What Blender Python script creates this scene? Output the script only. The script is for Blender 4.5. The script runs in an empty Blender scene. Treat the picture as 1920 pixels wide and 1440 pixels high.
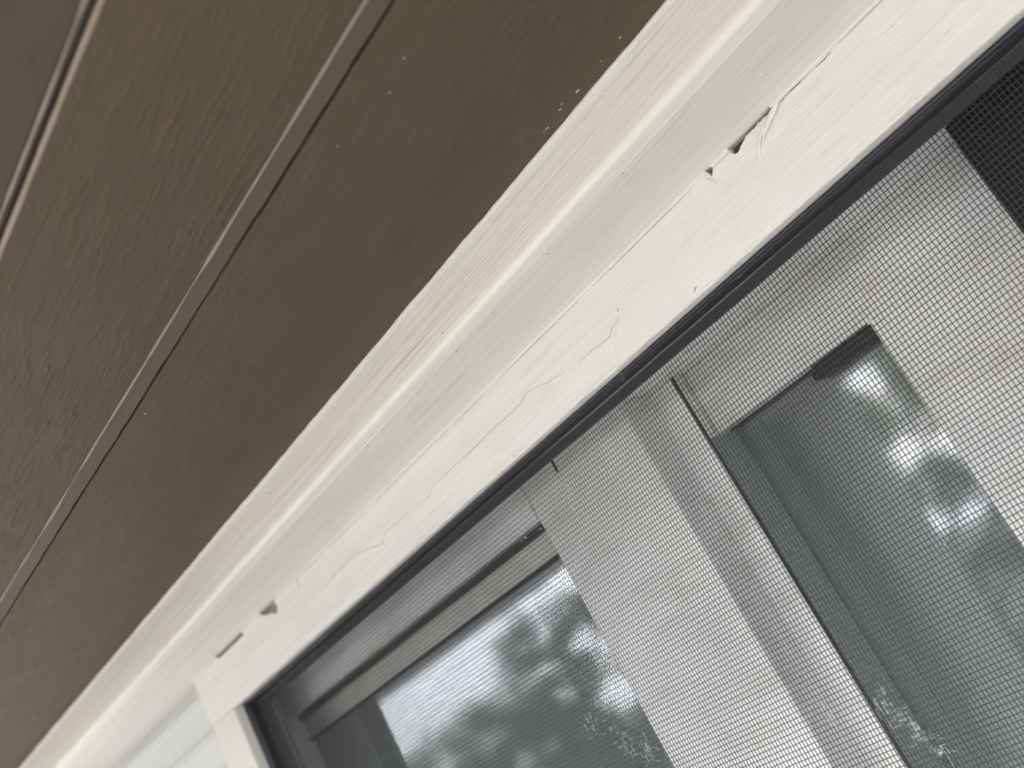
import bpy, bmesh, math, random
import numpy as np
from mathutils import Vector, Matrix, noise
random.seed(7)
rng = np.random.default_rng(7)
R_ = math.radians

# ------------------------------------------------------------------ camera
# all building coordinates below are metres from the camera's lens:
# x to the right along the wall, y into the wall, z up.  ORG moves them to the world.
CAM_H = 5.0
ORG = Vector((0.0, -0.30, CAM_H))
AX = np.array([[0.54867981, -0.53194792, -0.64496658],
               [0.69469127, -0.13912338, 0.70572567],
               [-0.46513923, -0.83527008, 0.29320538]])
FPX = 2043.0
cam_d = bpy.data.cameras.new('camera')
cam = bpy.data.objects.new('camera', cam_d)
bpy.context.scene.collection.objects.link(cam)
cam_d.sensor_width = 36.0
cam_d.lens = 36.0 * FPX / 1920.0
cam_d.clip_start = 0.01
cam_d.clip_end = 2000
cam_d.dof.use_dof = True
cam_d.dof.focus_distance = 0.345
cam_d.dof.aperture_fstop = 13.0
rt, dn, fw = Vector(AX[:, 0]), Vector(AX[:, 1]), Vector(AX[:, 2])
M = Matrix((( rt.x, -dn.x, -fw.x, ORG.x), (rt.y, -dn.y, -fw.y, ORG.y), (rt.z, -dn.z, -fw.z, ORG.z), (0, 0, 0, 1)))
cam.matrix_world = M
bpy.context.scene.camera = cam

# ------------------------------------------------------------------ world, sun, exposure
SUN_EL, SUN_AZ = R_(22), R_(200)      # azimuth measured from +y (into the wall), clockwise seen from above
w = bpy.data.worlds.new('World'); bpy.context.scene.world = w; w.use_nodes = True
nt = w.node_tree; nt.nodes.clear()
sky = nt.nodes.new('ShaderNodeTexSky'); sky.sky_type = 'NISHITA'; sky.sun_disc = False
sky.sun_elevation = SUN_EL; sky.sun_rotation = SUN_AZ
sky.air_density = 1.0; sky.dust_density = 3.0; sky.ozone_density = 1.0
bg = nt.nodes.new('ShaderNodeBackground'); bg.inputs['Strength'].default_value = 0.15
# bright broken cloud over most of the sky
tc = nt.nodes.new('ShaderNodeTexCoord'); mpw = nt.nodes.new('ShaderNodeMapping'); mpw.inputs['Scale'].default_value = (1, 1, 2.5)
cn = nt.nodes.new('ShaderNodeTexNoise'); cn.inputs['Scale'].default_value = 2.3; cn.inputs['Detail'].default_value = 6
crw = nt.nodes.new('ShaderNodeValToRGB'); crw.color_ramp.elements[0].position = 0.22; crw.color_ramp.elements[1].position = 0.48
cmx = nt.nodes.new('ShaderNodeMix'); cmx.data_type = 'RGBA'; cmx.inputs['B'].default_value = (19.0, 19.2, 20.0, 1)
# low glow added to the cloud in the direction the panes mirror
dt = nt.nodes.new('ShaderNodeVectorMath'); dt.operation = 'DOT_PRODUCT'; dt.inputs[1].default_value = (-0.72, -0.67, 0.17)
nt.links.new(tc.outputs['Generated'], dt.inputs[0])
gr = nt.nodes.new('ShaderNodeMapRange'); gr.inputs['From Min'].default_value = 0.55; gr.inputs['From Max'].default_value = 1.0
gr.inputs['To Min'].default_value = 13.0; gr.inputs['To Max'].default_value = 34.0
nt.links.new(dt.outputs['Value'], gr.inputs['Value'])
cc = nt.nodes.new('ShaderNodeVectorMath'); cc.operation = 'SCALE'; cc.inputs[0].default_value = (0.99, 1.0, 1.05)
nt.links.new(gr.outputs[0], cc.inputs['Scale']); nt.links.new(cc.outputs[0], cmx.inputs['B'])
nt.links.new(tc.outputs['Generated'], mpw.inputs[0]); nt.links.new(mpw.outputs[0], cn.inputs['Vector'])
nt.links.new(cn.outputs[0], crw.inputs[0]); nt.links.new(crw.outputs[0], cmx.inputs['Factor'])
wo = nt.nodes.new('ShaderNodeOutputWorld')
nt.links.new(sky.outputs[0], cmx.inputs['A']); nt.links.new(cmx.outputs['Result'], bg.inputs['Color']); nt.links.new(bg.outputs[0], wo.inputs[0])
sd = bpy.data.lights.new('sun', 'SUN'); sd.energy = 1.0; sd.angle = R_(14); sd.color = (1.0, 0.96, 0.91)
sun = bpy.data.objects.new('sun', sd); bpy.context.scene.collection.objects.link(sun)
sdir = Vector((math.sin(SUN_AZ) * math.cos(SUN_EL), math.cos(SUN_AZ) * math.cos(SUN_EL), math.sin(SUN_EL)))
sun.rotation_euler = (-sdir).to_track_quat('-Z', 'Y').to_euler(); sun.location = (0, -5, 12)
vs = bpy.context.scene.view_settings
vs.view_transform = 'Standard'; vs.look = 'None'; vs.gamma = 1.0; vs.use_curve_mapping = False
vs.exposure = 0.97
bpy.context.scene.cycles.max_bounces = 10
bpy.context.scene.cycles.transparent_max_bounces = 24

# ------------------------------------------------------------------ materials
def new_mat(name):
    m = bpy.data.materials.new(name); m.use_nodes = True
    n = m.node_tree; b = n.nodes['Principled BSDF']
    return m, n, b

def noise_node(n, vec, scale, detail=3, rough=0.55, dist=0.0):
    t = n.nodes.new('ShaderNodeTexNoise'); t.inputs['Scale'].default_value = scale
    t.inputs['Detail'].default_value = detail; t.inputs['Roughness'].default_value = rough
    t.inputs['Distortion'].default_value = dist
    n.links.new(vec, t.inputs['Vector']); return t

def mapping(n, scale, rot=(0, 0, 0)):
    g = n.nodes.new('ShaderNodeNewGeometry')
    mp = n.nodes.new('ShaderNodeMapping'); mp.inputs['Scale'].default_value = scale
    mp.inputs['Rotation'].default_value = rot
    n.links.new(g.outputs['Position'], mp.inputs['Vector']); return mp.outputs[0]

def ramp(n, src, p0, p1, c0=(0, 0, 0, 1), c1=(1, 1, 1, 1)):
    r = n.nodes.new('ShaderNodeValToRGB'); e = r.color_ramp.elements
    e[0].position = p0; e[0].color = c0; e[1].position = p1; e[1].color = c1
    n.links.new(src, r.inputs[0]); return r.outputs[0]

def mathn(n, op, a, b):
    m = n.nodes.new('ShaderNodeMath'); m.operation = op
    for i, v in enumerate((a, b)):
        if isinstance(v, (int, float)): m.inputs[i].default_value = v
        else: n.links.new(v, m.inputs[i])
    return m.outputs[0]

def bump(n, b, h, dist, strength=1.0, prev=None):
    bp = n.nodes.new('ShaderNodeBump'); bp.inputs['Distance'].default_value = dist
    bp.inputs['Strength'].default_value = strength
    n.links.new(h, bp.inputs['Height'])
    if prev is not None: n.links.new(prev, bp.inputs['Normal'])
    n.links.new(bp.outputs[0], b.inputs['Normal']); return bp.outputs[0]

def paint(name, col, axis='x', rough=0.5, stroke=0.00045, lump=0.0005, spec=0.12, var=0.03, grain=0.0, grain_scale=(14, 260, 260)):
    """brushed paint: fine strokes along one axis, soft lumps, a few nibs"""
    m, n, b = new_mat(name)
    b.inputs['Roughness'].default_value = rough
    b.inputs['Specular IOR Level'].default_value = spec
    sc = {'x': (18, 900, 900), 'z': (900, 900, 18)}[axis]
    v1 = mapping(n, sc, (0, 0.02, 0))
    s1 = noise_node(n, v1, 1.0, 3, 0.6)
    v2 = mapping(n, {'x': (6, 250, 250), 'z': (250, 250, 6)}[axis], (0, -0.03, 0))
    s2 = noise_node(n, v2, 1.0, 2, 0.5, 0.4)
    v3 = mapping(n, (40, 70, 70)); s3 = noise_node(n, v3, 1.0, 2, 0.5)
    v4 = mapping(n, (330, 330, 330)); s4 = noise_node(n, v4, 1.0, 1, 0.5)
    nib = ramp(n, s4.outputs[0], 0.74, 0.82)
    # broad colour drift of a hand painted board
    cr = n.nodes.new('ShaderNodeValToRGB'); e = cr.color_ramp.elements
    e[0].position = 0.3; e[1].position = 0.7
    e[0].color = (*[c * (1 - var) for c in col], 1); e[1].color = (*[min(1, c * (1 + var)) for c in col], 1)
    n.links.new(s2.outputs[0], cr.inputs[0]); n.links.new(cr.outputs[0], b.inputs['Base Color'])
    p = bump(n, b, s3.outputs[0], lump)
    patch = noise_node(n, mapping(n, (9, 30, 30)), 1.0, 2, 0.5)
    amp = ramp(n, patch.outputs[0], 0.35, 0.65, (0.35, 0.35, 0.35, 1), (1, 1, 1, 1))
    hs = mathn(n, 'MULTIPLY', mathn(n, 'ADD', s1.outputs[0], mathn(n, 'MULTIPLY', s2.outputs[0], 1.5)), amp)
    p = bump(n, b, hs, stroke, 1.0, p)
    p = bump(n, b, nib, 0.00012, 1.0, p)
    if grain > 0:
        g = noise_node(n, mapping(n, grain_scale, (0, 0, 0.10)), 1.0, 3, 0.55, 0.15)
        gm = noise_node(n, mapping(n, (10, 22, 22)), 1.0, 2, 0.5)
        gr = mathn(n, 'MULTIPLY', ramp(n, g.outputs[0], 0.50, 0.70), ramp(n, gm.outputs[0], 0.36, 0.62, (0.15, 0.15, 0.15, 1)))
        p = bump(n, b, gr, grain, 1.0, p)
        # gloss highlights on the raised grain, put in as paler colour
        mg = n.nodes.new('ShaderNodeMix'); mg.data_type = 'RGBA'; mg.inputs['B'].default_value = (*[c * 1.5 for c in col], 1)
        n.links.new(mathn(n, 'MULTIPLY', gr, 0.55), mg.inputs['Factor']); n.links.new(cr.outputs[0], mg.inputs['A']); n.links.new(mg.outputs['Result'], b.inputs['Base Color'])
    rr = ramp(n, s3.outputs[0], 0.3, 0.7, (rough * 0.93,) * 3 + (1,), (min(1, rough * 1.08),) * 3 + (1,))
    n.links.new(rr, b.inputs['Roughness'])
    return m

WHITE = paint('white_trim_paint', (0.79, 0.783, 0.757), 'x', 0.55)
WHITE_V = paint('white_trim_paint_upright', (0.79, 0.783, 0.757), 'z', 0.55)
WARM_TRIM = paint('bounce_warmed_trim', (0.88, 0.855, 0.795), 'x', 0.5)  # trim white with the soffit's warm bounce and extra brightness put into the colour
CAULK = paint('white_caulk', (0.80, 0.785, 0.75), 'x', 0.45, 0.00005, 0.0008)
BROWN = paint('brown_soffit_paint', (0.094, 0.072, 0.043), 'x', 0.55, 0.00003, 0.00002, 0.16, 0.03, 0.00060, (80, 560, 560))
MAUVE = paint('mauve_brown_paint', (0.074, 0.057, 0.049), 'x', 0.6, 0.00005, 0.0006, 0.25, 0.03)
GREYBR = paint('grey_brown_paint', (0.098, 0.079, 0.057), 'x', 0.6, 0.00030, 0.0006, 0.25, 0.05)

def plain(name, col, rough=0.5, spec=0.5, bscale=0, bdist=0.0, metallic=0.0):
    m, n, b = new_mat(name)
    b.inputs['Roughness'].default_value = rough; b.inputs['Metallic'].default_value = metallic
    b.inputs['Specular IOR Level'].default_value = spec
    v = mapping(n, (1, 1, 1)); t = noise_node(n, v, bscale or 60, 3)
    c = ramp(n, t.outputs[0], 0.3, 0.7, (*[x * 0.88 for x in col], 1), (*[min(1, x * 1.12) for x in col], 1))
    n.links.new(c, b.inputs['Base Color'])
    if bdist: bump(n, b, t.outputs[0], bdist)
    return m
VINYL = plain('white_vinyl', (0.92, 0.915, 0.91), 0.28, 0.5, 25, 0.0004)
def blotch(m, scale, col, lo=0.55, hi=0.8):
    n = m.node_tree; b = n.nodes['Principled BSDF']; src = b.inputs['Base Color'].links[0].from_socket
    t = noise_node(n, mapping(n, scale, (0.2, 0.3, 0.1)), 1.0, 4, 0.6, 0.3); mx = n.nodes.new('ShaderNodeMix'); mx.data_type = 'RGBA'
    n.links.new(ramp(n, t.outputs[0], lo, hi), mx.inputs['Factor']); n.links.new(src, mx.inputs['A']); mx.inputs['B'].default_value = (*col, 1)
    n.links.new(mx.outputs['Result'], b.inputs['Base Color'])
blotch(VINYL, (22, 60, 90), (0.62, 0.60, 0.56), 0.5, 0.9)  # tan patches mixed into the vinyl colour at random
blotch(WHITE, (35, 120, 120), (0.72, 0.69, 0.64), 0.5, 0.95)
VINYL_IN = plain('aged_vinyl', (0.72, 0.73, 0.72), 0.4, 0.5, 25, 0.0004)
BAR = plain('charcoal_aluminium', (0.026, 0.029, 0.038), 0.36, 0.6, 900, 0.00003)
FLANGE = plain('charcoal_flange', (0.060, 0.060, 0.062), 0.6, 0.5, 1200, 0.00008)
SPLINE = plain('black_spline', (0.018, 0.022, 0.030), 0.35, 0.6, 700, 0.00004)
WIRE = plain('charcoal_mesh_wire', (0.022, 0.021, 0.024), 0.42, 0.6, 900)
RUBBER = plain('black_rubber', (0.022, 0.022, 0.020), 0.6, 0.4, 1500, 0.0001)
BARE = plain('bare_grey_primer', (0.085, 0.087, 0.092), 0.8, 0.3, 900, 0.00005)
CRACK = plain('crack_dirt', (0.16, 0.15, 0.15), 0.9, 0.2, 900)
SPECK = plain('dark_speck', (0.05, 0.045, 0.04), 0.8, 0.2, 900)
FLECK = plain('white_paint_fleck', (0.75, 0.72, 0.62), 0.5, 0.4, 900)
THREAD = plain('pale_thread', (0.75, 0.75, 0.74), 0.4, 0.6, 900)
DARKP = plain('opening_shade', (0.016, 0.014, 0.013), 0.6, 0.3, 40)
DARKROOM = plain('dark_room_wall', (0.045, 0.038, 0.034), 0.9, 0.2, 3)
CURTAIN = plain('pale_curtain', (0.80, 0.83, 0.82), 0.8, 0.3, 40, 0.0004)
ROOFM = plain('asphalt_shingle', (0.06, 0.06, 0.06), 0.9, 0.2, 200, 0.002)
GRASS = plain('grass_ground', (0.30, 0.285, 0.255), 0.9, 0.2, 1.3)
PATIO = plain('pale_concrete', (0.32, 0.31, 0.30), 0.85, 0.3, 8, 0.002)
BARE2 = plain('light_grey_primer', (0.30, 0.30, 0.30), 0.8, 0.3, 900, 0.00005)
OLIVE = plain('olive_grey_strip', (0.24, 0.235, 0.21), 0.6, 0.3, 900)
BEAD = plain('grey_green_glazing_bead', (0.62, 0.64, 0.60), 0.5, 0.4, 60)
POSTM = plain('grey_blue_post_paint', (0.36, 0.39, 0.42), 0.6, 0.3, 30)
SIDE_SHADE = plain('side_shade_grey', (0.34, 0.385, 0.39), 0.5, 0.4, 300)  # shaded tone of the white stile side, put into the colour
DECK = plain('deck_stain', (0.24, 0.225, 0.205), 0.7, 0.3, 30, 0.0005)
BARK = plain('bark', (0.09, 0.07, 0.05), 0.9, 0.2, 12, 0.01)

def leaf_mat(name, col):
    m, n, b = new_mat(name); b.inputs['Roughness'].default_value = 0.55
    t = noise_node(n, mapping(n, (1, 1, 1)), 1.1, 3)
    c = ramp(n, t.outputs[0], 0.3, 0.7, (*[x * 0.6 for x in col], 1), (*[x * 1.5 for x in col], 1))
    n.links.new(c, b.inputs['Base Color']); return m
LEAF = leaf_mat('leaf_green', (0.17, 0.24, 0.10)); LEAF2 = leaf_mat('leaf_yellow_green', (0.23, 0.28, 0.12))

def glass_mat():
    m = bpy.data.materials.new('window_glass'); m.use_nodes = True; n = m.node_tree; n.nodes.clear()
    out = n.nodes.new('ShaderNodeOutputMaterial'); mx = n.nodes.new('ShaderNodeMixShader')
    tr = n.nodes.new('ShaderNodeBsdfTransparent'); tr.inputs[0].default_value = (0.82, 0.88, 0.86, 1)
    gl = n.nodes.new('ShaderNodeBsdfGlossy'); gl.inputs['Roughness'].default_value = 0.055
    gl.inputs['Color'].default_value = (0.94, 0.97, 1.0, 1)
    fr = n.nodes.new('ShaderNodeFresnel'); fr.inputs['IOR'].default_value = 3.0
    n.links.new(fr.outputs[0], mx.inputs[0]); n.links.new(tr.outputs[0], mx.inputs[1]); n.links.new(gl.outputs[0], mx.inputs[2])
    # a pale veil over the panes, mixed in to lift their darks
    df = n.nodes.new('ShaderNodeBsdfDiffuse'); df.inputs[0].default_value = (0.66, 0.76, 0.74, 1)
    tn = noise_node(n, mapping(n, (30, 30, 8)), 1.0, 4, 0.6); fac = ramp(n, tn.outputs[0], 0.3, 0.75, (0.11, 0.11, 0.11, 1), (0.19, 0.19, 0.19, 1))
    m2 = n.nodes.new('ShaderNodeMixShader'); n.links.new(fac, m2.inputs[0]); n.links.new(mx.outputs[0], m2.inputs[1]); n.links.new(df.outputs[0], m2.inputs[2])
    n.links.new(m2.outputs[0], out.inputs[0]); return m
GLASS = glass_mat()

# ------------------------------------------------------------------ object helpers
COL = bpy.context.scene.collection
def thing(name, base, label, cat, group=None):
    o = bpy.data.objects.new(name, None); COL.objects.link(o)
    o.location = Vector(base) + ORG; o.empty_display_size = 0.05
    o['label'] = label; o['category'] = cat
    if group: o['group'] = group
    return o

def world_loc(p):
    v = Vector((0, 0, 0))
    while p is not None: v = v + p.location; p = p.parent
    return v

def mesh(name, verts, faces, mat, parent=None, smooth=False, bevel=0.0, seg=2, abs_world=False):
    """verts in camera-relative metres (or world metres when abs_world)"""
    V = np.asarray(verts, dtype=float)
    if not abs_world: V = V + np.array(ORG)
    c = V.min(axis=0) if parent is None else (V.min(axis=0) + V.max(axis=0)) / 2
    me = bpy.data.meshes.new(name); me.from_pydata((V - c).tolist(), [], faces); me.update()
    me.materials.append(mat)
    if smooth: me.polygons.foreach_set('use_smooth', [True] * len(me.polygons))
    o = bpy.data.objects.new(name, me); COL.objects.link(o)
    if parent is not None:
        o.parent = parent; o.location = Vector(c) - world_loc(parent)
    else: o.location = c
    if bevel:
        bm = bmesh.new(); bm.from_mesh(me); bmesh.ops.recalc_face_normals(bm, faces=bm.faces)
        es = [e for e in bm.edges if len(e.link_faces) == 2 and e.calc_face_angle() > 0.6]
        bmesh.ops.bevel(bm, geom=es, offset=bevel, segments=seg, profile=0.5, affect='EDGES', clamp_overlap=True)
        for f_ in bm.faces: f_.smooth = True
        bm.to_mesh(me); bm.free()
        try: me.set_sharp_from_angle(angle=R_(50))
        except Exception: pass
    else:
        bm = bmesh.new(); bm.from_mesh(me); bmesh.ops.recalc_face_normals(bm, faces=bm.faces); bm.to_mesh(me); bm.free()
    return o

def box(x0, x1, y0, y1, z0, z1):
    v = [(x, y, z) for x in (x0, x1) for y in (y0, y1) for z in (z0, z1)]
    f = [(0, 1, 3, 2), (4, 6, 7, 5), (0, 4, 5, 1), (2, 3, 7, 6), (0, 2, 6, 4), (1, 5, 7, 3)]
    return v, f

def join(*parts):
    V, F = [], []
    for v, f in parts:
        k = len(V); V += list(v); F += [tuple(i + k for i in q) for q in f]
    return V, F

def prism(prof, x0, x1, nx=1, jit=None):
    """closed (y,z) profile swept along x; jit(x, i, y, z) -> (y, z)"""
    V, F = [], []; n = len(prof)
    for k in range(nx + 1):
        x = x0 + (x1 - x0) * k / nx
        for i, (y, z) in enumerate(prof):
            if jit: y, z = jit(x, i, y, z)
            V.append((x, y, z))
    for k in range(nx):
        for i in range(n):
            j = (i + 1) % n
            F.append((k * n + i, k * n + j, (k + 1) * n + j, (k + 1) * n + i))
    F.append(tuple(range(n))); F.append(tuple(nx * n + i for i in reversed(range(n))))
    return V, F

def rounded(prof, corner, r, seg=5):
    """round the given corner index of a closed 2d profile"""
    n = len(prof); p = Vector(prof[corner]); a = Vector(prof[corner - 1]); b = Vector(prof[(corner + 1) % n])
    pa = p + (a - p).normalized() * r; pb = p + (b - p).normalized() * r; out = []
    for k in range(seg + 1):
        t = k / seg; q = pa * (1 - t) ** 2 + p * 2 * t * (1 - t) + pb * t * t; out.append((q.x, q.y))
    return prof[:corner] + out + prof[corner + 1:]

def tube(path, r, sides=6):
    V, F = [], []; P = [Vector(p) for p in path]
    for i, p in enumerate(P):
        t = (P[min(i + 1, len(P) - 1)] - P[max(i - 1, 0)]).normalized()
        u = t.cross(Vector((0.3, 0.2, 1))).normalized(); v = t.cross(u)
        rr = r[i] if hasattr(r, '__len__') else r
        for k in range(sides):
            a = 2 * math.pi * k / sides; q = p + (u * math.cos(a) + v * math.sin(a)) * rr; V.append(tuple(q))
    for i in range(len(P) - 1):
        for k in range(sides):
            j = (k + 1) % sides; F.append((i * sides + k, i * sides + j, (i + 1) * sides + j, (i + 1) * sides + k))
    F.append(tuple(range(sides))); F.append(tuple((len(P) - 1) * sides + k for k in reversed(range(sides))))
    return V, F

def at(px, py, y):
    """the point of the plane y = const that the photo shows at a pixel (1920 wide)"""
    d = AX @ np.array([px - 960.0, py - 720.0, FPX]); q = d * (y / d[1]); return Vector(q)
def atz(px, py, z):
    d = AX @ np.array([px - 960.0, py - 720.0, FPX]); q = d * (z / d[2]); return Vector(q)

def wob(x, s, a, seed=0.0):
    return a * noise.noise(Vector((x * s, seed * 3.1 + 0.5, 1.7)))

# ------------------------------------------------------------------ key sizes (metres from the lens)
YC = 0.2925            # face of the window casing
Z3 = 0.1278            # underside of the frieze
YF = 0.2425            # face of the frieze
ZS = 0.1476            # underside of the soffit boards
ZH = 0.0986            # lower edge of head casing
XL = -0.5674           # inner edge of left casing
XR = 0.14              # inner edge of right casing
ZB = -0.30             # sill
XA, XB = -4.5, 4.5     # ends of the house front

# ------------------------------------------------------------------ ground
mesh_g = mesh('ground', [(-700, -700, 0), (700, -700, 0), (700, 700, 0), (-700, 700, 0)], [(0, 1, 2, 3)], GRASS, abs_world=True)
mesh_g['kind'] = 'structure'
v, f = box(-9, 9, -9, 0.2, -0.05, 0.004)
pt = mesh('patio', v, f, PATIO, abs_world=True); pt['kind'] = 'structure'

# ------------------------------------------------------------------ soffit
sof = thing('soffit', (0, 0.1, ZS), 'brown painted board soffit running above the white window trim', 'soffit')
def slab(y0, y1, z, th=0.016):
    p = [(y0, z), (y1, z), (y1, z + th), (y0, z + th)]
    return p
def edge_jit(amp, seed, idx):
    def j(x, i, y, z):
        if i in idx: return y + wob(x, 22, amp, seed) + wob(x, 90, amp * 0.5, seed + 2), z
        return y, z
    return j
def soffit_board(y0, y1, z, mat, nx=220, r=0.0015, seed=0, x0=-1.6, x1=0.6):
    p = rounded(slab(y0, y1, z), 0, r, 4)
    v, f = prism(p, x0, x1, nx, edge_jit(0.0005, seed, range(0, 5)))
    return mesh('soffit_board', v, f, mat, sof, smooth=False)
KS = ZS / 0.1462
YA = 0.1563 * KS
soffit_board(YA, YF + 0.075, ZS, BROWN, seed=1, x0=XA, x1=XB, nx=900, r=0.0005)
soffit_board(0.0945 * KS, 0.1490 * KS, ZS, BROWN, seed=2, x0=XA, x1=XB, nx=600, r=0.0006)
soffit_board(-0.02, 0.0938 * KS, ZS + 0.0012, MAUVE, seed=3, x0=XA, x1=XB, nx=300)
soffit_board(-0.10, -0.024, ZS + 0.003, MAUVE, seed=4, x0=XA, x1=XB, nx=100)
# sloped reveal strip between the two boards, and the pale ridges that paint its edge highlight
def rjit(x, i, y, z): return y + (wob(x, 30, 0.0004, 9) + wob(x, 110, 0.0005, 8) if i in (1, 2) else 0), z + wob(x, 60, 0.0002, 5)
v, f = prism([(0.1485 * KS, ZS + 0.0008), (0.1552 * KS, ZS + 0.0001), (0.1552 * KS, ZS + 0.010), (0.1485 * KS, ZS + 0.010)], XA, XB, 1200, rjit)
mesh('reveal_strip', v, f, GREYBR, sof)
v, f = box(XA, XB, 0.09, 0.165, ZS + 0.0125, ZS + 0.0135); mesh('backing_board', v, f, SPECK, sof)
def ridge(y, z, r, x0, x1, seed, mat, name='paint_ridge', n=900, sq=0.6, par=None, breaks=0.0):
    V, F = [], []; S = 8
    for k in range(n + 1):
        x = x0 + (x1 - x0) * k / n
        rr = r * (1 + 0.45 * noise.noise(Vector((x * 55, seed, 0))) + 0.35 * noise.noise(Vector((x * 160, seed, 4))))
        if breaks: rr *= max(0.12, min(1, 0.75 + breaks * noise.noise(Vector((x * 38, seed, 9)))))
        yy = y + wob(x, 25, r * 0.35, seed); zz = z + wob(x, 40, r * 0.2, seed + 1)
        for s in range(S):
            a = 2 * math.pi * s / S; V.append((x, yy + rr * math.cos(a), zz + rr * sq * math.sin(a)))
    for k in range(n):
        for s in range(S):
            j = (s + 1) % S; F.append((k * S + s, k * S + j, (k + 1) * S + j, (k + 1) * S + s))
    return mesh(name, V, F, mat, par or sof, smooth=True)
RIDGE = paint('pale_edge_highlight', (0.33, 0.27, 0.225), 'x', 0.35, 0.00005, 0.0005)  # pale colour paints the bright highlight along the board edges
ridge(0.1487 * KS, ZS - 0.0001, 0.00050, -1.3, 0.3, 11, RIDGE, sq=0.9, breaks=0.9)
ridge(0.0944 * KS, ZS + 0.0000, 0.0006, -1.3, 0.3, 13, RIDGE, sq=0.9)
ridge(0.0921 * KS, ZS + 0.0008, 0.0005, -1.3, 0.3, 17, RIDGE, breaks=2.2)
# nails and specks, and little flecks of white paint close to the trim
def patch(name, pts, mat, parent, axis, lift):
    """flat irregular chip lying on a surface: pts are 3d, lift is the proud offset vector"""
    n = len(pts); L = Vector(lift)
    V = [tuple(Vector(p)) for p in pts] + [tuple(Vector(p) + L) for p in pts]
    F = [tuple(range(n)), tuple(range(2 * n - 1, n - 1, -1))] + [(i, (i + 1) % n, (i + 1) % n + n, i + n) for i in range(n)]
    return mesh(name, V, F, mat, parent)
def speck(px, py, r, mat, name, stretch=1.0, ang=0.0):
    c = atz(px, py, ZS); P = []; r *= 0.62
    for k in range(7):
        a = 2 * math.pi * k / 7; q = random.uniform(0.7, 1.2) * r
        u = math.cos(a) * q * stretch; v_ = math.sin(a) * q
        P.append(c + Vector((u * math.cos(ang) - v_ * math.sin(ang), u * math.sin(ang) + v_ * math.cos(ang), 0)))
    return patch(name, P, mat, sof, 'z', (0, 0, -0.00012))
for px, py, r, s in [(681, 119, .00035, 1), (675, 132, .00035, 1), (711, 404, .0003, 2.4), (659, 436, .0003, 2), (902, 368, .0002, 2), (60, 116, .0008, 1)]:
    speck(px, py, r, SPECK, 'nail_speck', s, 1.2)
for px, py, r, s in [(1082, 171, .0004, 3.2), (1126, 114, .00025, 1.8), (1163, 70, .0003, 2.6), (1050, 205, .00022, 3.5), (1026, 240, .0003, 4), (1053, 195, .0002, 3), (1020, 248, .0002, 3), (730, 173, .00035, 1), (757, 109, .0002, 2.5), (632, 274, .0002, 1.3), (272, 775, .00025, 2)]:
    speck(px, py, r, FLECK, 'paint_fleck', s, 0.15)
# fascia, roof over the soffit
v, f = box(XA, XB, -0.125, -0.102, ZS - 0.004, ZS + 0.17); mesh('fascia_board', v, f, WHITE, sof, bevel=0.002)
v, f = prism([(-0.16, ZS + 0.172), (1.9, ZS + 1.0), (1.9, ZS + 1.05), (-0.16, ZS + 0.215)], XA, XB); mesh('roof_panel', v, f, ROOFM, sof)

# porch post and deck
pp_ = thing('porch_post', (-0.485, -0.08, -1.60), 'pale grey square porch post with white strip added for its bright edge, mirrored in the right pane', 'post')
v, f = box(-0.526, -0.445, -0.098, -0.017, -1.58, ZS - 0.012); mesh('shaft', v, f, POSTM, pp_, bevel=0.004)
v, f = box(-0.4445, -0.4330, -0.098, -0.010, -1.58, ZS - 0.012); mesh('bright_edge_strip', v, f, WHITE_V, pp_, bevel=0.002)  # white strip added for the bright streak beside the mirrored post
v, f = box(-0.540, -0.431, -0.112, -0.003, -1.5995, -1.5805); mesh('base', v, f, WHITE, pp_, bevel=0.003)
v, f = box(-0.536, -0.435, -0.1015, -0.007, ZS - 0.0115, ZS - 0.0005 + 0.001); mesh('cap', v, f, WHITE, pp_, bevel=0.002)
dk = thing('porch_deck', (0, -0.6, -1.64), 'grey brown boarded porch deck under the window', 'deck')
for i in range(12):
    y1 = 0.30 - i * 0.145; v, f = box(XA, XB, y1 - 0.140, y1, -1.64, -1.601); mesh('deck_board', v, f, DECK, dk, bevel=0.003)
for x in (-3.5, -1.5, 0.5, 2.5):
    v, f = box(x, x + .14, -1.42, -1.28, -CAM_H, -1.6405); mesh('leg', v, f, DECK, dk)

# ------------------------------------------------------------------ frieze strip under the soffit
fr = thing('frieze_board', (0, YF, Z3), 'cream white frieze strip with rounded lower edge tucked under the brown soffit', 'frieze board')
prof = [(YF, ZS - 0.0002), (YF, Z3), (0.2500, Z3), (0.2500, ZS - 0.0002)]
prof = rounded(prof, 1, 0.0028, 7)
def fj(x, i, y, z): return y + wob(x, 12, 0.0004, 21) + wob(x, 60, 0.00012, 22), z + wob(x, 14, 0.0003, 23)
v, f = prism(prof, XA, XB, 900, fj); mesh('front_strip', v, f, WARM_TRIM, fr, smooth=True)
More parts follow.
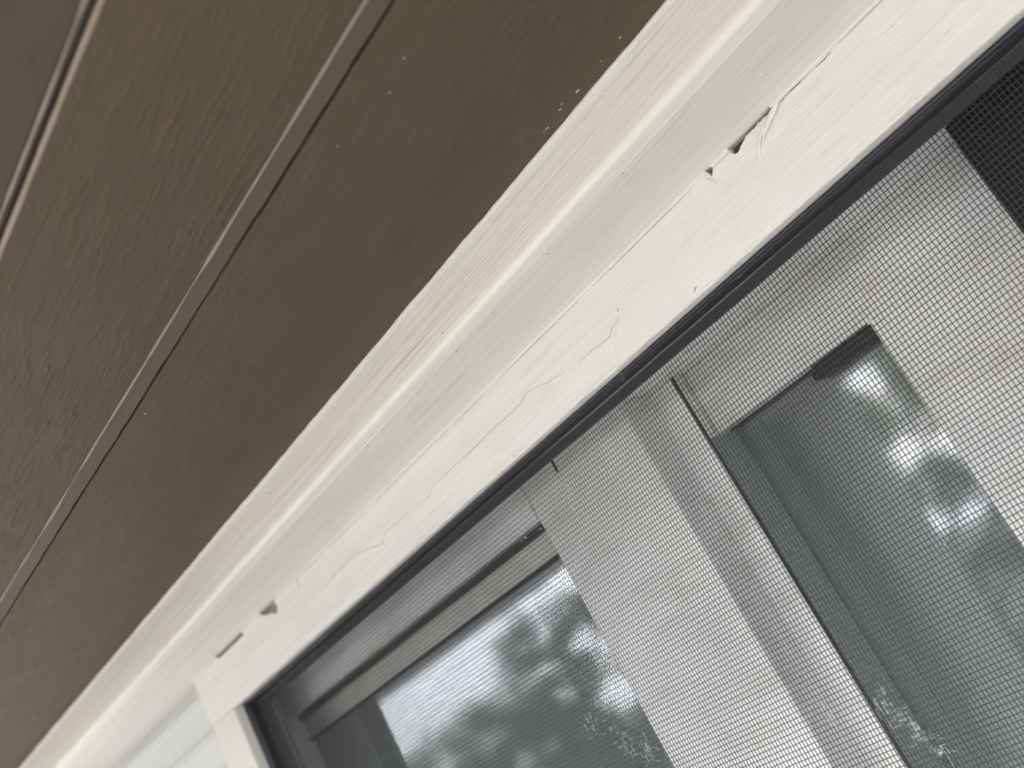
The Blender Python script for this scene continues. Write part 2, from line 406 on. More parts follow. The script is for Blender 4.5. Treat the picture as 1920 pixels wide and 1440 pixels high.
# make the long flat faces crisp again but keep the rounded nose smooth
for o in fr.children:
    try: o.data.set_sharp_from_angle(angle=R_(30))
    except Exception: pass
def fj2(x, i, y, z): return y, z + (wob(x, 18, 0.0003, 31) if i < 2 else 0)
v, f = prism([(0.2502, Z3 - 0.0001), (0.3196, Z3 - 0.0001), (0.3196, ZS - 0.0003), (0.2502, ZS - 0.0003)], XA, XB, 400, fj2)
mesh('backing_strip', v, f, WHITE, fr)
ridge(YF - 0.0002, ZS - 0.0002, 0.0011, -1.5, 0.4, 41, WHITE, 'caulk_bead', par=fr, sq=0.8)
ridge(0.2501, Z3 + 0.0001, 0.00035, -1.5, 0.4, 43, WHITE, 'paint_ridge', par=fr)
for i in range(16):
    px = 700 + i * 37 + random.uniform(-10, 10)
    y_ = 0.2475 + random.uniform(-.0004, .0008)
    # dots along the seam behind the rounded nose
    x_ = at(px, 720, 0.25)[0] if False else -0.62 + 0.031 * i + random.uniform(-.008, .008)
    P = [Vector((x_ + random.uniform(.6, 1.2) * .00035 * math.cos(a), 0.2512 + random.uniform(.6, 1.2) * .0002 * math.sin(a), Z3 - 0.0005)) for a in np.linspace(0, 5.4, 6)]
    patch('seam_speck', P, SPECK, fr, 'z', (0, 0, -0.0001))

# ------------------------------------------------------------------ window casing with its peeling paint
cs = thing('window_casing', (XL, 0.30, ZB), 'white painted window casing with peeling paint chips and a hairline crack', 'window casing')
XO = -0.5985          # outer edge of the side casing
v, f = box(XO, XR + 0.031, 0.2952, 0.3121, ZH, Z3 - 0.0004); mesh('head_backing', v, f, WHITE, cs)
# paint film of the head board: a plate whose upper edge is torn at the gaps
def on(pts, y): return [(at(px, py, y)[0], at(px, py, y)[2] - 0.00025) for px, py in pts]
def crop(pts, sc, ox, oy): return [(ox + a / sc, oy + b / sc) for a, b in pts]
hole1 = crop([(800, 565), (785, 605), (745, 650), (715, 672), (685, 712), (672, 705), (650, 760), (605, 790), (572, 822), (550, 870), (525, 915), (512, 945), (505, 968), (492, 985), (462, 1000), (432, 990), (415, 965), (418, 940)], 4.8, 1280, 80)
hole2 = crop([(262, 1103), (266, 1150), (262, 1190), (250, 1196), (230, 1172), (203, 1155)], 4.8, 1280, 80)
hole3 = crop([(925, 420), (945, 435), (962, 462), (950, 492), (960, 520), (944, 546), (925, 540), (905, 524), (885, 535), (868, 540), (855, 560), (835, 550), (815, 560), (785, 560)], 6, 360, 1060)
slit = crop([(577, 776), (570, 789), (480, 878), (400, 951), (330, 1015), (290, 1050)], 6, 360, 1060)
notches = []
for h in (hole1, hole2, hole3, slit):
    q = on(h, YC); q.sort if False else None; notches.append(q)
top = Z3 - 0.0006
def film():
    P = []          # left to right along the torn upper edge
    seq = sorted(notches, key=lambda q: min(p[0] for p in q))
    x = XO; P.append((x, top))
    for q in seq:
        ql = sorted([q[0], q[-1]], key=lambda p: p[0])
        pts = q if q[0][0] < q[-1][0] else q[::-1]
        P.append((ql[0][0] - 0.0008, top)); 
        for p in pts: P.append((p[0], min(p[1], top)))
        P.append((ql[1][0] + 0.0008, top))
    P.append((XR + 0.031, top))
    # lower edge, gently ragged by caulk and brush
    n = 160; lo = []
    for k in range(n + 1):
        xx = XR + 0.031 + (XO - XR - 0.031) * k / n
        z = ZH + wob(xx, 26, 0.0005, 51) + wob(xx, 120, 0.0002, 52)
        lo.append((xx, z))
    # clean duplicates / x-monotone problems are fine for an n-gon
    out = []
    for p in P:
        if not out or (abs(out[-1][0] - p[0]) + abs(out[-1][1] - p[1])) > 1e-5: out.append(p)
    return out + lo
fp = film(); n = len(fp)
V = [(x, YC, z) for x, z in fp] + [(x, 0.2950, z) for x, z in fp]
F = [tuple(range(n)), tuple(range(2 * n - 1, n - 1, -1))] + [(i, (i + 1) % n, (i + 1) % n + n, i + n) for i in range(n)]
film_o = mesh('head_board', V, F, WHITE, cs)
ridge(YC + 0.0007, ZH + 0.0003, 0.0008, XL, XR, 77, WHITE, 'lower_lip', par=cs, sq=0.9)
# bare grey primer behind each tear
for q in notches:
    xs = [p[0] for p in q]; zs_ = [p[1] for p in q]
    v, f = box(min(xs) - .002, max(xs) + .002, 0.29455, 0.29515, min(zs_) - .002, top)
    mesh('bare_patch', v, f, BARE2 if q in notches[2:] else BARE, cs)
# side casings and sill casing
def vj(x): return 0
v, f = box(XO, XL, YC + 0.00006, 0.3121, ZB - 0.05, ZH - 0.0001); mesh('side_board', v, f, WHITE_V, cs, bevel=0.0003)
v, f = box(XR, XR + 0.031, YC + 0.0004, 0.3121, ZB - 0.05, ZH - 0.0003); mesh('side_board', v, f, WHITE_V, cs, bevel=0.0008)
v, f = box(XL + .0003, XR - .0003, YC - 0.012, 0.3121, ZB - 0.05, ZB); mesh('sill_board', v, f, WHITE, cs, bevel=0.0015)
# caulk bead in the corner between frieze and casing (broken over the big tears)
gaps = [(min(p[0] for p in q) + .0003, max(p[0] for p in q) - .0003) for q in notches]
gaps.sort(); xs = [XO - 0.9] + [a for g in gaps for a in g] + [0.45]
for i in range(0, len(xs), 2):
    y_ = YC - 0.0001
    if i == 0:
        ridge(0.3077, Z3 - 0.0002, 0.0007, -1.5, XO - 0.0006, 61, CAULK, 'caulk_bead', par=cs, sq=0.8, n=300)
        ridge(YC - 0.0001, Z3 - 0.0001, 0.0009, XO, xs[1], 63, CAULK, 'caulk_bead', par=cs, sq=0.8, n=120)
    else:
        ridge(YC - 0.0001, Z3 - 0.0001, 0.0009, xs[i], xs[i + 1], 63 + i, CAULK, 'caulk_bead', par=cs, sq=0.8, n=300)
# hairline cracks
def crack(pts, w0, mat=CRACK, name='hairline_crack'):
    P = []
    for i in range(len(pts) - 1):
        a, b = pts[i], pts[i + 1]
        L = math.hypot(b[0] - a[0], b[1] - a[1]); k = max(1, int(L / 9))
        for j in range(k):
            t = j / k; P.append((a[0] + (b[0] - a[0]) * t + random.uniform(-.7, .7), a[1] + (b[1] - a[1]) * t + random.uniform(-.7, .7)))
    P.append(pts[-1]); Q = [at(px, py, YC) for px, py in P]; V, F = [], []
    n_ = len(Q)
    for i, q in enumerate(Q):
        t = (Q[min(i + 1, n_ - 1)] - Q[max(0, i - 1)]).normalized(); nn = Vector((-t.z, 0, t.x))
        w_ = w0 * (0.45 + 0.55 * math.sin(math.pi * min(1, max(0, (i + .5) / n_)))) * random.uniform(.7, 1.3)
        for s, d in ((-1, 0), (1, 0), (1, -0.00004), (-1, -0.00004)):
            V.append(tuple(q + nn * s * w_ / 2 + Vector((0, d, 0))))
    for i in range(n_ - 1):
        for s in range(4):
            j = (s + 1) % 4; F.append((i * 4 + s, i * 4 + j, i * 4 + 4 + j, i * 4 + 4 + s))
    return mesh(name, V, F, mat, cs)
crack(crop([(780, 500), (850, 450), (920, 390), (980, 345), (1035, 300), (1046, 262), (1050, 230), (1075, 205), (1092, 175), (1100, 140)], 4.235, 900, 560), 0.00013)
crack(crop([(1255, 650), (1180, 700), (1165, 712), (1100, 735), (1040, 770), (1015, 820), (960, 880), (870, 960), (818, 1005), (790, 1040), (690, 1130), (600, 1215), (505, 1305), (495, 1350), (440, 1390), (390, 1430)], 3, 640, 480), 0.00016)
crack(crop([(980, 0), (900, 70), (840, 125), (830, 178), (720, 222), (690, 232), (640, 275), (570, 350), (510, 412), (470, 452)], 3, 440, 960), 0.00018)
crack(crop([(1335, 86), (1310, 100), (1275, 150), (1240, 180), (1198, 222)], 4.8, 1280, 80), 0.00030)
crack(crop([(1065, 345), (1010, 400), (960, 440), (905, 490), (900, 525)], 4.8, 1280, 80), 0.00030)
crack(crop([(205, 1160), (160, 1200), (100, 1270), (50, 1320), (0, 1370)], 4.8, 1280, 80), 0.00022)
crack([(1159, 577), (1159, 584)], 0.0003)
crack([(964, 854), (966, 858)], 0.0004)
crack(crop([(600, 790), (560, 850), (510, 890)], 9.6, 1330, 430), 0.0003)
crack([(1325, 534), (1332, 530)], 0.0005); crack([(1302, 548), (1304, 540), (1306, 536)], 0.0003)
SEAM = plain('seam_shadow_grey', (0.30, 0.285, 0.27), 0.9, 0.2, 900)  # grey of the joint gap's shadow, drawn as thin ribbons
def seam(x0, x1, z, w_, y):
    V, F = [], []; n_ = max(6, int((x1 - x0) / 0.0012))
    for k in range(n_ + 1):
        x = x0 + (x1 - x0) * k / n_; zz = z + wob(x, 120, .00012, 81) + wob(x, 500, .00005, 82); ww = w_ * (0.4 + 0.6 * math.sin(math.pi * k / n_)) * (1 + .5 * noise.noise(Vector((x * 300, 5, 5))))
        V += [(x, y, zz - ww), (x, y, zz + ww), (x, y - .00004, zz + ww), (x, y - .00004, zz - ww)]
    for k in range(n_):
        for q in range(4): F.append((k * 4 + q, k * 4 + (q + 1) % 4, k * 4 + 4 + (q + 1) % 4, k * 4 + 4 + q))
    mesh('seam_line', V, F, SEAM, cs)
x_ = -0.50
while x_ < 0.10:
    L_ = random.uniform(.02, .07); seam(x_, x_ + L_, Z3 - 0.00115 + random.uniform(-.0001, .0001), 0.00010, YC); x_ += L_ + random.uniform(.001, .012)
# dried nibs of paint standing on the boards
def nib(p, r, nrm, par):
    V, F = [], []; nrm = Vector(nrm); u = Vector((1, 0, 0)); w2 = nrm.cross(u)
    st = random.uniform(1.0, 2.2)
    for i in range(5):
        t = i / 4 * math.pi / 2
        for k in range(10):
            a = k / 10 * 6.283; q = Vector(p) + (u * math.cos(a) * st + w2 * math.sin(a)) * r * math.cos(t) * (1 + .15 * math.sin(3 * a)) + nrm * r * .55 * math.sin(t); V.append(tuple(q))
    for i in range(4):
        for k in range(10): F.append((i * 10 + k, i * 10 + (k + 1) % 10, i * 10 + 10 + (k + 1) % 10, i * 10 + 10 + k))
    mesh('paint_nib', V, F, WHITE, par, smooth=True)
for px, py, r in [(722, 863, .0007), (1278, 495, .0003), (1220, 558, .0004), (1238, 566, .0003), (975, 770, .0002), (1600, 110, .0003)]:
    nib(at(px, py, YC if px > 1200 else YC), r * .8, (0, -1, 0), cs) if px != 722 else None
for px, py, r in [(722, 863, .00055), (1427, 139, .0004), (1442, 121, .0004), (1175, 330, .0004), (760, 832, .0002)]: nib(atz(px, py, Z3 - 0.0001), r, (0, 0, -1), fr)
for px, py, r in [(448, 997, .0005), (505, 925, .0005), (690, 700, .0003), (830, 625, .0004), (868, 530, .0003)]: nib(at(px, py, YF), r, (0, -1, 0), fr)
# the curled strip of loose paint
def ribbon(pts, widths, lifts, name='loose_paint_strip'):
    V, F = [], []; Q = [at(px, py, YC) for px, py in pts]
    Q = [Vector((q.x, q.y - l, q.z)) for q, l in zip(Q, lifts)]
    for i, q in enumerate(Q):
        t = (Q[min(i + 1, len(Q) - 1)] - Q[max(0, i - 1)]).normalized(); nn = Vector((-t.z, 0, t.x)).normalized()
        w_ = widths[i] * 0.00016
        for k in range(5):
            s = k / 4 * 2 - 1; V.append(tuple(q + nn * s * w_ / 2 + Vector((0, (s * s) * w_ * 0.35, 0))))
        for k in range(5):
            s = 1 - k / 4 * 2; V.append(tuple(q + nn * s * w_ / 2 + Vector((0, (s * s) * w_ * 0.35 + 0.0002, 0))))
    for i in range(len(Q) - 1):
        for s in range(10):
            j = (s + 1) % 10; F.append((i * 10 + s, i * 10 + j, i * 10 + 10 + j, i * 10 + 10 + s))
    F.append(tuple(range(10))); F.append(tuple((len(Q) - 1) * 10 + k for k in reversed(range(10))))
    return mesh(name, V, F, CAULK, cs, smooth=True)
ribbon(crop([(1050, 350), (980, 400), (905, 465), (860, 520), (830, 600), (790, 680), (755, 770), (735, 830), (728, 870)], 4.8, 1280, 80), [2, 4, 7, 9, 12, 12, 9, 6, 2], [.0003, .0006, .0009, .0012, .0013, .0012, .0010, .0008, .0003])
ribbon(crop([(790, 690), (735, 770), (705, 850), (690, 930), (688, 1000), (692, 1060), (695, 1105)], 4.8, 1280, 80), [3, 5, 5, 6, 9, 11, 4], [.0008, .0010, .0009, .0007, .0005, .0004, .0002])
ribbon(crop([(215, 1222), (250, 1232), (285, 1255), (310, 1265)], 4.8, 1280, 80), [3, 5, 4, 2], [.0003, .0006, .0004, .0002], 'loose_paint_flake')
ribbon(crop([(1180, 150), (1190, 200), (1205, 250), (1210, 270)], 6, 360, 1060), [4, 6, 5, 2], [.0004, .0007, .0005, .0002], 'loose_paint_flake')

# ------------------------------------------------------------------ lap siding and wall
SIDING = paint('grey_white_siding_paint', (0.69, 0.70, 0.69), 'x', 0.55)
hw = thing('house_wall', (0, 0.32, -CAM_H), 'white narrow lap siding wall beside the left side of the window casing', 'wall')
def siding(x0, x1, ztop, zbot, first=0.1243, exp=0.0220):
    prof = [(0.330, ztop)]; z = first; prof += [(0.3078, ztop), (0.3078, first + 0.0006)]
    while z > zbot + exp:
        prof += [(0.3042, z + 0.0002), (0.3038, z - 0.0005), (0.3044, z - 0.0014), (0.3062, z - 0.0022), (0.3066, z - exp + 0.0040), (0.3060, z - exp + 0.0012)]
        z -= exp
    prof += [(0.3066, zbot), (0.330, zbot)]
    V, F = prism(prof, x0, x1)
    return V, F[:-2]
for (x0, x1, zt, zb) in ((XA, XO - 0.0003, Z3 + 0.001, -CAM_H), (XR + 0.0313, XB, Z3 + 0.001, -CAM_H), (XO - 0.0002, XR + 0.0312, ZB - 0.0505, -CAM_H)):
    v, f = siding(x0, x1, zt, zb, first=0.1218 if zt > 0 else ZB - 0.06)
    mesh('siding', v, f, SIDING, hw)
for b_ in ((XA, XL - 0.02, 0.3305, 0.50, -CAM_H, 0.30), (XR + 0.02, XB, 0.3305, 0.50, -CAM_H, 0.30), (XL - 0.0199, XR + 0.0199, 0.3305, 0.50, -CAM_H, ZB - 0.02), (XL - 0.0199, XR + 0.0199, 0.3305, 0.50, 0.13, 0.30)):
    v, f = box(*b_); mesh('wall_core', v, f, WHITE, hw)

# ------------------------------------------------------------------ dark room behind
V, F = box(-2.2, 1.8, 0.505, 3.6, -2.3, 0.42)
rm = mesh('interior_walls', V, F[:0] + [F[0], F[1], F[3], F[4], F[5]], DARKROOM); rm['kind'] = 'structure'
# ------------------------------------------------------------------ window
wn = thing('window', (XL, 0.33, ZB), 'white vinyl window with two glass panes seen behind the insect screen', 'window')
def part(name, b, mat, parent, bev=0.0006):
    v, f = box(*b); return mesh(name, v, f, mat, parent, bevel=bev)
YL = 0.325
HT = 0.0985
part('head_jamb', (XL - .018, XR + .018, 0.3135, 0.400, HT + .0002, 0.128), VINYL, wn)
part('side_jamb', (XL - .018, XL - .0092, 0.3135, 0.400, ZB - .018, HT), VINYL, wn)
part('side_jamb', (XR + .0005, XR + .018, 0.3135, 0.400, ZB - .018, HT), VINYL, wn)
part('bottom_jamb', (XL - .0088, XR, 0.3135, 0.400, ZB - .018, ZB - .0005), VINYL, wn)
# left sash
ls = mesh('sash', *prism(rounded([(YL, HT), (YL, 0.0818), (0.345, 0.0818), (0.345, HT)], 1, 0.0012, 4), XL - .009, -0.3218), VINYL, wn)
ls['label'] = 'left sash with wide white stile'
sub = lambda name, b, mat, par, bev=0.0006: part(name, b, mat, par, bev)
# wide stile: face, step back, hollow rising towards the meeting edge
ctrl = [(-0.2565, 0.0), (-0.2545, 0.0006), (-0.2528, 0.0028), (-0.2505, 0.0054), (-0.2470, 0.0074), (-0.2430, 0.0082), (-0.2385, 0.0080), (-0.2350, 0.0070), (-0.2328, 0.0068)]
def cr_(p0, p1, p2, p3, t): return 0.5 * (2 * p1 + (p2 - p0) * t + (2 * p0 - 5 * p1 + 4 * p2 - p3) * t * t + (3 * p1 - p0 - 3 * p2 + p3) * t ** 3)
hol = []
for i in range(len(ctrl) - 1):
    q = [ctrl[max(0, i - 1)], ctrl[i], ctrl[i + 1], ctrl[min(len(ctrl) - 1, i + 2)]]
    for k in range(5): hol.append((cr_(*[c[0] for c in q], k / 5), YL + cr_(*[c[1] for c in q], k / 5)))
hol = [(-0.2555, YL), (-0.2545, YL + .0002), (-0.2538, YL + .0006), (-0.2535, YL + .0014), (-0.2533, 0.3430), (-0.2530, 0.3445), (-0.2522, 0.3450), (-0.2480, 0.3451), (-0.2415, 0.3448)]
st_prof = [(-0.3216, YL + .0008), (-0.3212, YL + .0002), (-0.3206, YL)] + hol + [(-0.2409, 0.3452), (-0.2406, 0.3460), (-0.2406, 0.366), (-0.3216, 0.366)]
V, F = [], []; ns = len(st_prof)
for z in (ZB, HT):
    for x, y in st_prof: V.append((x, y, z))
F = [(i, (i + 1) % ns, (i + 1) % ns + ns, i + ns) for i in range(ns)] + [tuple(range(ns)), tuple(range(2 * ns - 1, ns - 1, -1))]
stile = mesh('stile', V, F, VINYL, ls, smooth=True)
stile.data.set_sharp_from_angle(angle=R_(40))
sub('stile', (XL - .009, -0.5835, YL + .0005, 0.345, ZB, 0.0815), VINYL, ls)
sub('rail', (-0.5833, -0.3218, YL + .0005, 0.345, ZB, ZB + 0.018), VINYL, ls)
sub('gasket', (-0.583, -0.3222, 0.3318, 0.3335, 0.0786, 0.0818), RUBBER, ls, 0.0004)
sub('glass_pane', (-0.583, -0.3225, 0.3350, 0.3352, ZB + .01, 0.0805), GLASS, ls, 0)
# tiny dark slot near the top of the wide stile
a = at(1034, 862, YL); b2 = at(1045, 885, YL)
sub('slot', (a.x - .0006, a.x + .0006, YL - .0002, YL + .004, b2.z, a.z), RUBBER, ls, 0)
# weatherstrip in the gap
part('weatherstrip', (-0.2410, -0.2397, 0.3453, 0.3466, ZB, HT - .0004), RUBBER, wn, 0.0005)
# right sash, set back
rs = part('sash', (-0.2400, -0.1056, 0.3530, 0.3720, 0.0710, HT), VINYL, wn, 0.0002)
rs['label'] = 'right sash, set back behind the wide stile'
sub('stile', (-0.1632, -0.1056, 0.3530, 0.3720, ZB, 0.0710), VINYL, rs, 0)
sub('eave_reflection', (-0.1945, -0.1636, 0.3560, 0.3646, 0.0655, 0.0702), RUBBER, rs, 0.0003)  # black strip put in for the eave's dark reflection in the pane
sub('rail', (-0.2400, -0.1632, 0.3532, 0.3720, ZB, ZB + .018), VINYL, rs, 0.001)
sub('gasket', (-0.2400, -0.1632, 0.3610, 0.3640, 0.0703, 0.0712), RUBBER, rs, 0.0003)
sub('gasket', (-0.1640, -0.1629, 0.3570, 0.3640, 0.0560, 0.0702), RUBBER, rs, 0.0003)
sub('side_shade', (-0.24045, -0.2399, 0.3468, 0.3644, ZB, 0.0702), SIDE_SHADE, rs, 0)  # grey strip over the white stile side, painting its shade
sub('glass_pane', (-0.2400, -0.1632, 0.3650, 0.3652, ZB + .01, 0.0712), GLASS, rs, 0)
sub('glazing_bead', (-0.583, -0.3218, 0.3336, 0.3349, 0.0674, 0.0782), BEAD, ls, 0.0003)
sub('gasket', (-0.583, -0.3218, 0.3330, 0.3349, 0.0655, 0.0673), RUBBER, ls, 0.0003)
# inner frame seen through the glass
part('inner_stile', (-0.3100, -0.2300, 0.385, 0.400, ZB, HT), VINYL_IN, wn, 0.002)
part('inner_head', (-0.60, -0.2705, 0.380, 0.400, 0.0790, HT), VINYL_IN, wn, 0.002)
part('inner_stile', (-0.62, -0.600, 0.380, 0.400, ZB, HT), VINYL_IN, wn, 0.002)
# dark sheet put in for the shade inside the open right part
v, f = box(-0.0971, XR + .0004, 0.3250, 0.3290, ZB, HT - .0003); mesh('opening_dark_sheet', v, f, DARKP, wn, bevel=0.001)
v, f = box(-0.0700, XR - .001, 0.3215, 0.3248, ZB, 0.0900); mesh('panel_rib', v, f, plain('grey_panel_rib', (0.055, 0.058, 0.066), .5, .5, 30), wn, bevel=0.0015)

# pale curtain added inside to lift the dark of the panes
def curtain():
    V, F = [], []; n = 120
    for k in range(n + 1):
        x = -0.66 + 0.62 * k / n
        y = 0.418 + 0.010 * math.sin(k * 0.8) + 0.004 * math.sin(k * 0.31 + 1)
        for z in (ZB - .1, 0.12): V.append((x, y, z))
        for z in (0.12, ZB - .1): V.append((x, y + 0.0015, z))
    for k in range(n):
        for s in range(4):
            j = (s + 1) % 4; F.append((k * 4 + s, k * 4 + j, k * 4 + 4 + j, k * 4 + 4 + s))
    o = mesh('curtain', V, F, CURTAIN, None, smooth=True)
    o['label'] = 'pale curtain added behind the window glass to lighten the panes'; o['category'] = 'curtain'
curtain()

# ------------------------------------------------------------------ insect screen
sc = thing('insect_screen', (XL, 0.30, ZB), 'charcoal insect screen with woven mesh in a dark metal frame', 'window screen')
def bar_prof(sgn):  # (y, t) t = distance from the outer edge inwards
    return [(0.3040, 0.0), (0.2992, 0.0002), (0.2980, 0.0005), (0.2978, 0.0010), (0.2985, 0.0014), (0.2996, 0.0015), (0.3000, 0.0019), (0.3012, 0.0022), (0.3035, 0.0023), (0.3050, 0.0023), (0.3055, 0.0)]
def bar_h(z_edge, sgn):
    p = [(y, z_edge - sgn * t) for y, t in bar_prof(1)]
    return prism(p, XL + 0.0002, XR - 0.0002, 60, lambda x, i, y, z: (y + wob(x, 8, .0004, 71), z + wob(x, 7, .0003, 72)))
def bar_v(x_edge, sgn):
    p = bar_prof(1); V = []; n = len(p); K = 40
    for k in range(K + 1):
        z = ZB + 0.0026 + (ZH - 0.0026 - ZB - 0.0026) * k / K
        for y, t in p: V.append((x_edge + sgn * t, y, z))
    F = [(k * n + i, k * n + (i + 1) % n, (k + 1) * n + (i + 1) % n, (k + 1) * n + i) for k in range(K) for i in range(n)]
    return V, F
v, f = bar_h(ZH - 0.0002, 1); mesh('top_bar', v, f, BAR, sc, smooth=True)
v, f = bar_h(ZB + 0.0002, -1); mesh('bottom_bar', v, f, BAR, sc, smooth=True)
v, f = bar_v(XL + 0.0002, 1); mesh('side_bar', v, f, BAR, sc, smooth=True)
v, f = bar_v(XR - 0.0002, -1); mesh('side_bar', v, f, BAR, sc, smooth=True)
ZT = ZH - 0.0017
sp = tube([(x, 0.2998 + wob(x, 40, .0002, 5), ZT + wob(x, 30, .0001, 6)) for x in np.linspace(XL + .002, XR - .002, 200)], 0.00035, 6)
mesh('spline', sp[0], sp[1], SPLINE, sc, smooth=True)
sp = tube([(XL + 0.0018 + wob(z, 40, .0001, 5), 0.2998, z) for z in np.linspace(ZB + .004, ZT, 120)], 0.00035, 6)
mesh('spline', sp[0], sp[1], SPLINE, sc, smooth=True)
# flange behind the mesh, all round: pale lit gap then dark lip
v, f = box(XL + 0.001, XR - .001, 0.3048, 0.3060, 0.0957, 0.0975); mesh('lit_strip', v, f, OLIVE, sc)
v, f = box(XL + 0.001, XR - .001, 0.3050, 0.3064, 0.0924, 0.0956); mesh('flange', v, f, FLANGE, sc)
v, f = box(XL - 0.008, -0.5500, 0.3050, 0.3064, ZB, 0.0923); mesh('flange', v, f, FLANGE, sc)
v, f = box(-0.5499, -0.5465, 0.3050, 0.3064, ZB, 0.0895); mesh('flange_lip', v, f, plain('grey_lip', (0.16, 0.16, 0.17), .5, .5, 200), sc)

def wire_mesh():
    px, pz = 0.001411, 0.001814; ym = 0.3030; r = 0.000160; amp = 0.00013
    x0, x1, z0, z1 = XL + 0.0016, XR - 0.0016, ZB + 0.0016, ZH - 0.0018
    xs = np.arange(x0, x1, px); zs = np.arange(z0, z1, pz)[::1]
    nx, nz = len(xs), len(zs)
    def sag(x, z):   # the cloth is not perfectly flat or square
        return 0.0005 * np.sin(x * 14 + 1) * np.sin((z - z0) * 8) + 0.00012 * np.sin(x * 71 + z * 40)
    def dx(x, z): return 0.00022 * np.sin(z * 38 + x * 9) + 0.00010 * np.sin(z * 130 + x * 60)
    def dz(x, z): return 0.00030 * np.sin(x * 17 + 2) + 0.00012 * np.sin(x * 75 + z * 50)
    X, Z = np.meshgrid(xs, zs, indexing='ij')
    J = 0.00003
    GX = X + dx(X, Z) + rng.normal(0, J, X.shape); GZ = Z + dz(X, Z) + rng.normal(0, J, X.shape); GY = ym + sag(X, Z)
    par = ((np.add.outer(np.arange(nx), np.arange(nz))) % 2) * 2 - 1
    allV, allF = [], []; base = 0
    S = 5; ang = 2 * np.pi * np.arange(S) / S
    for kind in (0, 1):
        sgn = par * amp * (1 if kind == 0 else -1)
        P = np.stack([GX, GY + sgn, GZ], -1)
        if kind == 1: P = P.transpose(1, 0, 2)     # kind 0: upright wires (run over z); kind 1: level wires (run over x)
        a, b_ = P.shape[:2]
        off = np.zeros((S, 3))
        if kind == 0: off[:, 0] = r * np.cos(ang); off[:, 1] = r * np.sin(ang)
        else: off[:, 2] = r * np.cos(ang); off[:, 1] = r * np.sin(ang)
        Vv = (P[:, :, None, :] + off[None, None]).reshape(-1, 3)
        idx = base + np.arange(a * b_ * S).reshape(a, b_, S)
        nxt = np.roll(idx, -1, axis=2)
        Fq = np.stack([idx[:, :-1], nxt[:, :-1], nxt[:, 1:], idx[:, 1:]], -1).reshape(-1, 4)
        allV.append(Vv); allF.append(Fq); base += len(Vv)
    V = np.concatenate(allV); F = np.concatenate(allF)
    c = np.array([(x0 + x1) / 2, ym, (z0 + z1) / 2]); V = V - c
    me = bpy.data.meshes.new('mesh_cloth')
    me.vertices.add(len(V)); me.vertices.foreach_set('co', V.ravel())
    me.loops.add(F.size); me.loops.foreach_set('vertex_index', F.ravel())
    me.polygons.add(len(F)); me.polygons.foreach_set('loop_start', np.arange(0, F.size, 4)); me.polygons.foreach_set('loop_total', np.full(len(F), 4))
    me.update(calc_edges=True); me.polygons.foreach_set('use_smooth', np.ones(len(F), bool)); me.materials.append(WIRE)
    o = bpy.data.objects.new('mesh_cloth', me); COL.objects.link(o); o.parent = sc
    o.location = Vector(c) + ORG - sc.location
    return GX, GY, GZ
wire_mesh()

# ------------------------------------------------------------------ cobweb threads
def cobweb(label, chains, r=0.00004, group=None):
    parts = [tube(c, r, 4) for c in chains]
    V, F = join(*parts); o = mesh('cobweb', V, F, THREAD, None, smooth=True)
    o['label'] = label; o['category'] = 'cobweb'
    if group: o['group'] = group
    return o
def atl(px, py, y, l): q = at(px, py, y); return (q.x, q.y - l, q.z)
y_ = YC - 0.0004
cobweb('two fine threads stuck to the casing and crossing the dark screen bar', [
    [atl(1157, 610, y_, 0), atl(1154, 650, y_, .0003), atl(1158, 675, y_, .0004), atl(1163, 690, y_, .0005), atl(1170, 715, y_, .0003)],
    [atl(1141, 705, y_, .0002), atl(1146, 682, y_, .0005), atl(1154, 668, y_, .0007), atl(1160, 672, y_, .0004), atl(1163, 688, y_, .0003)]], 0.000035)
def snag(label, region, n, y=0.30262):
    ch = []
    for _ in range(n):
        t = random.random(); a, b_ = region[0], region[1]
        px = a[0] + (b_[0] - a[0]) * t + random.gauss(0, region[2]); py = a[1] + (b_[1] - a[1]) * t + random.gauss(0, region[2] * .7)
        q = at(px, py, y); x, z = q.x, q.z; p = [(x, y, z)]
        for k in range(random.choice((2, 3, 3, 4))):
            if random.random() < .45: x += random.choice((-1, 1)) * 0.001411
            elif random.random() < .7: z += random.choice((-1, 1)) * 0.001814
            else: x += random.uniform(-1, 1) * .0006; z += random.uniform(-1, 1) * .0006
            p.append((x + random.uniform(-1, 1) * .00015, y - random.uniform(0, .0002), z + random.uniform(-1, 1) * .00015))
        ch.append(p)
    cobweb(label, ch, 0.00005, 'cobweb snags on the screen mesh')
snag('bright cobweb scrap on the mesh just right of the dark upright gap', ((1640, 1302), (1770, 1412), 8), 70)
snag('faint cobweb scrap on the mesh left of the dark upright gap', ((1500, 1335), (1620, 1350), 10), 30)
snag('cobweb scrap on the mesh in front of the lower edge of left pane', ((1100, 1350), (1230, 1425), 14), 45)

# dust and lint caught in single cells of the mesh
LINT = plain('pale_lint', (0.62, 0.61, 0.58), 0.9, 0.2, 900)
for px, py, r_ in [(1075, 955, .0005), (985, 1008, .0004), (978, 1014, .0003), (1014, 992, .0003), (1588, 500, .00035), (1047, 1102, .0002), (1772, 1022, .0002), (1765, 1400, .0003), (646, 1288, .0004), (1630, 605, .0005), (1480, 640, .0003), (1710, 700, .0002), (1250, 1180, .0002), (1390, 1010, .0002)]:
    q = at(px, py, 0.3026); d = random.uniform(0, 3.14)
    v, f = tube([(q.x - r_ * 1.6 * math.cos(d), q.y, q.z - r_ * 1.6 * math.sin(d)), (q.x + .0001, q.y - .0001, q.z + .0001), (q.x + r_ * 2 * math.cos(d), q.y, q.z + r_ * 1.6 * math.sin(d))], [r_ * .3, r_ * .6, r_ * .25], 6)
    mesh('lint', v, f, LINT, sc)
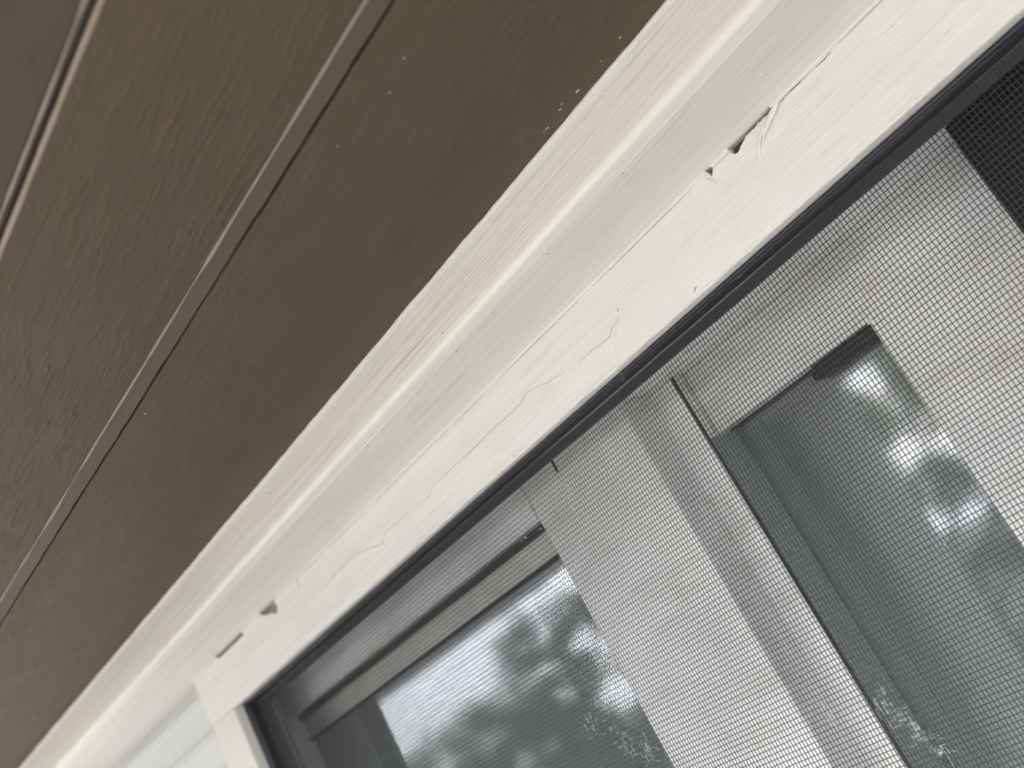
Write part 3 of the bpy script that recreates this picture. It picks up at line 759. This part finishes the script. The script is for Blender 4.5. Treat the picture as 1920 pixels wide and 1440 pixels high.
# ------------------------------------------------------------------ trees across the garden (seen in the panes)
def tree(x, y, h, cr, label, leafm, n_leaf=9000, seed=1, base=0.35, dens=1.0):
    rnd = np.random.default_rng(seed)
    t = bpy.data.objects.new('garden_tree', None); COL.objects.link(t); t.location = (x, y, 0)
    t['label'] = label; t['category'] = 'tree'; t['group'] = 'garden trees facing the window'
    parts = [tube([(x + 0.15 * math.sin(k), y + 0.1 * math.cos(k * 1.3), h * 0.8 * k / 6) for k in range(7)], [0.2 * (1 - k / 8) for k in range(7)], 8)]
    tips = []
    for i in range(11):
        a = rnd.uniform(0, 6.28); z0 = h * rnd.uniform(0.25, 0.7); L = cr * rnd.uniform(.5, 1)
        p1 = (x + math.cos(a) * L * .5, y + math.sin(a) * L * .5, z0 + L * .35); p2 = (x + math.cos(a) * L, y + math.sin(a) * L, z0 + L * .8)
        parts.append(tube([(x, y, z0), p1, p2], [.08, .05, .02], 5)); tips.append(p2)
    V, F = join(*parts); mesh('trunk', V, F, BARK, t, smooth=True, abs_world=True)
    # leaves in clumps inside an uneven crown
    nc = 55; C = []
    while len(C) < nc:
        p = rnd.uniform(-1, 1, 3)
        if np.linalg.norm(p) < 1: C.append(p)
    C = np.array(C) * np.array([cr, cr, h * (1 - base) / 2]) + np.array([x, y, h * (base + (1 - base) / 2)])
    C = np.concatenate([C, np.array(tips)]); 
    k = rnd.integers(0, len(C), n_leaf); sz = rnd.uniform(.25, .6, len(C)) * cr * .42
    d = rnd.normal(0, 1, (n_leaf, 3)); d /= np.linalg.norm(d, axis=1)[:, None]
    P = C[k] + d * (sz[k] * rnd.uniform(.4, 1, n_leaf))[:, None]
    P[:, 2] = np.maximum(P[:, 2], 0.6)
    u = rnd.normal(0, 1, (n_leaf, 3)); u /= np.linalg.norm(u, axis=1)[:, None]
    v_ = np.cross(u, rnd.normal(0, 1, (n_leaf, 3))); v_ /= np.linalg.norm(v_, axis=1)[:, None]
    s = rnd.uniform(.05, .11, n_leaf)[:, None]
    Q = np.stack([P - u * s, P + v_ * s * .5, P + u * s, P - v_ * s * .5], 1).reshape(-1, 3)
    Fq = [tuple(range(4 * i, 4 * i + 4)) for i in range(n_leaf)]
    mesh('crown', Q, Fq, leafm, t, abs_world=True)
TREES = [(-15.2, -14, 9.2, 1.7, 'tall narrow green tree standing right of the brightest gap of sky', LEAF, 1),
         (-20.5, -15, 6.6, 2.4, 'low round green tree under the bright sky, far left', LEAF2, 2),
         (-17.6, -15, 5.9, 2.0, 'short bushy green tree between the low and the tall tree', LEAF, 3),
         (-8.2, -15, 8.6, 1.6, 'tall loose tree mirrored in the right pane', LEAF, 4),
         (-12.0, -16, 7.4, 2.2, 'medium green tree left of the loose tree', LEAF2, 5),
         (-5.4, -16, 6.3, 2.0, 'broad low tree straight out from the right pane', LEAF2, 6)]
for x, y, h, cr, lb, lm, sd_ in TREES: tree(x, y, h, cr, lb, lm, 9000, sd_)
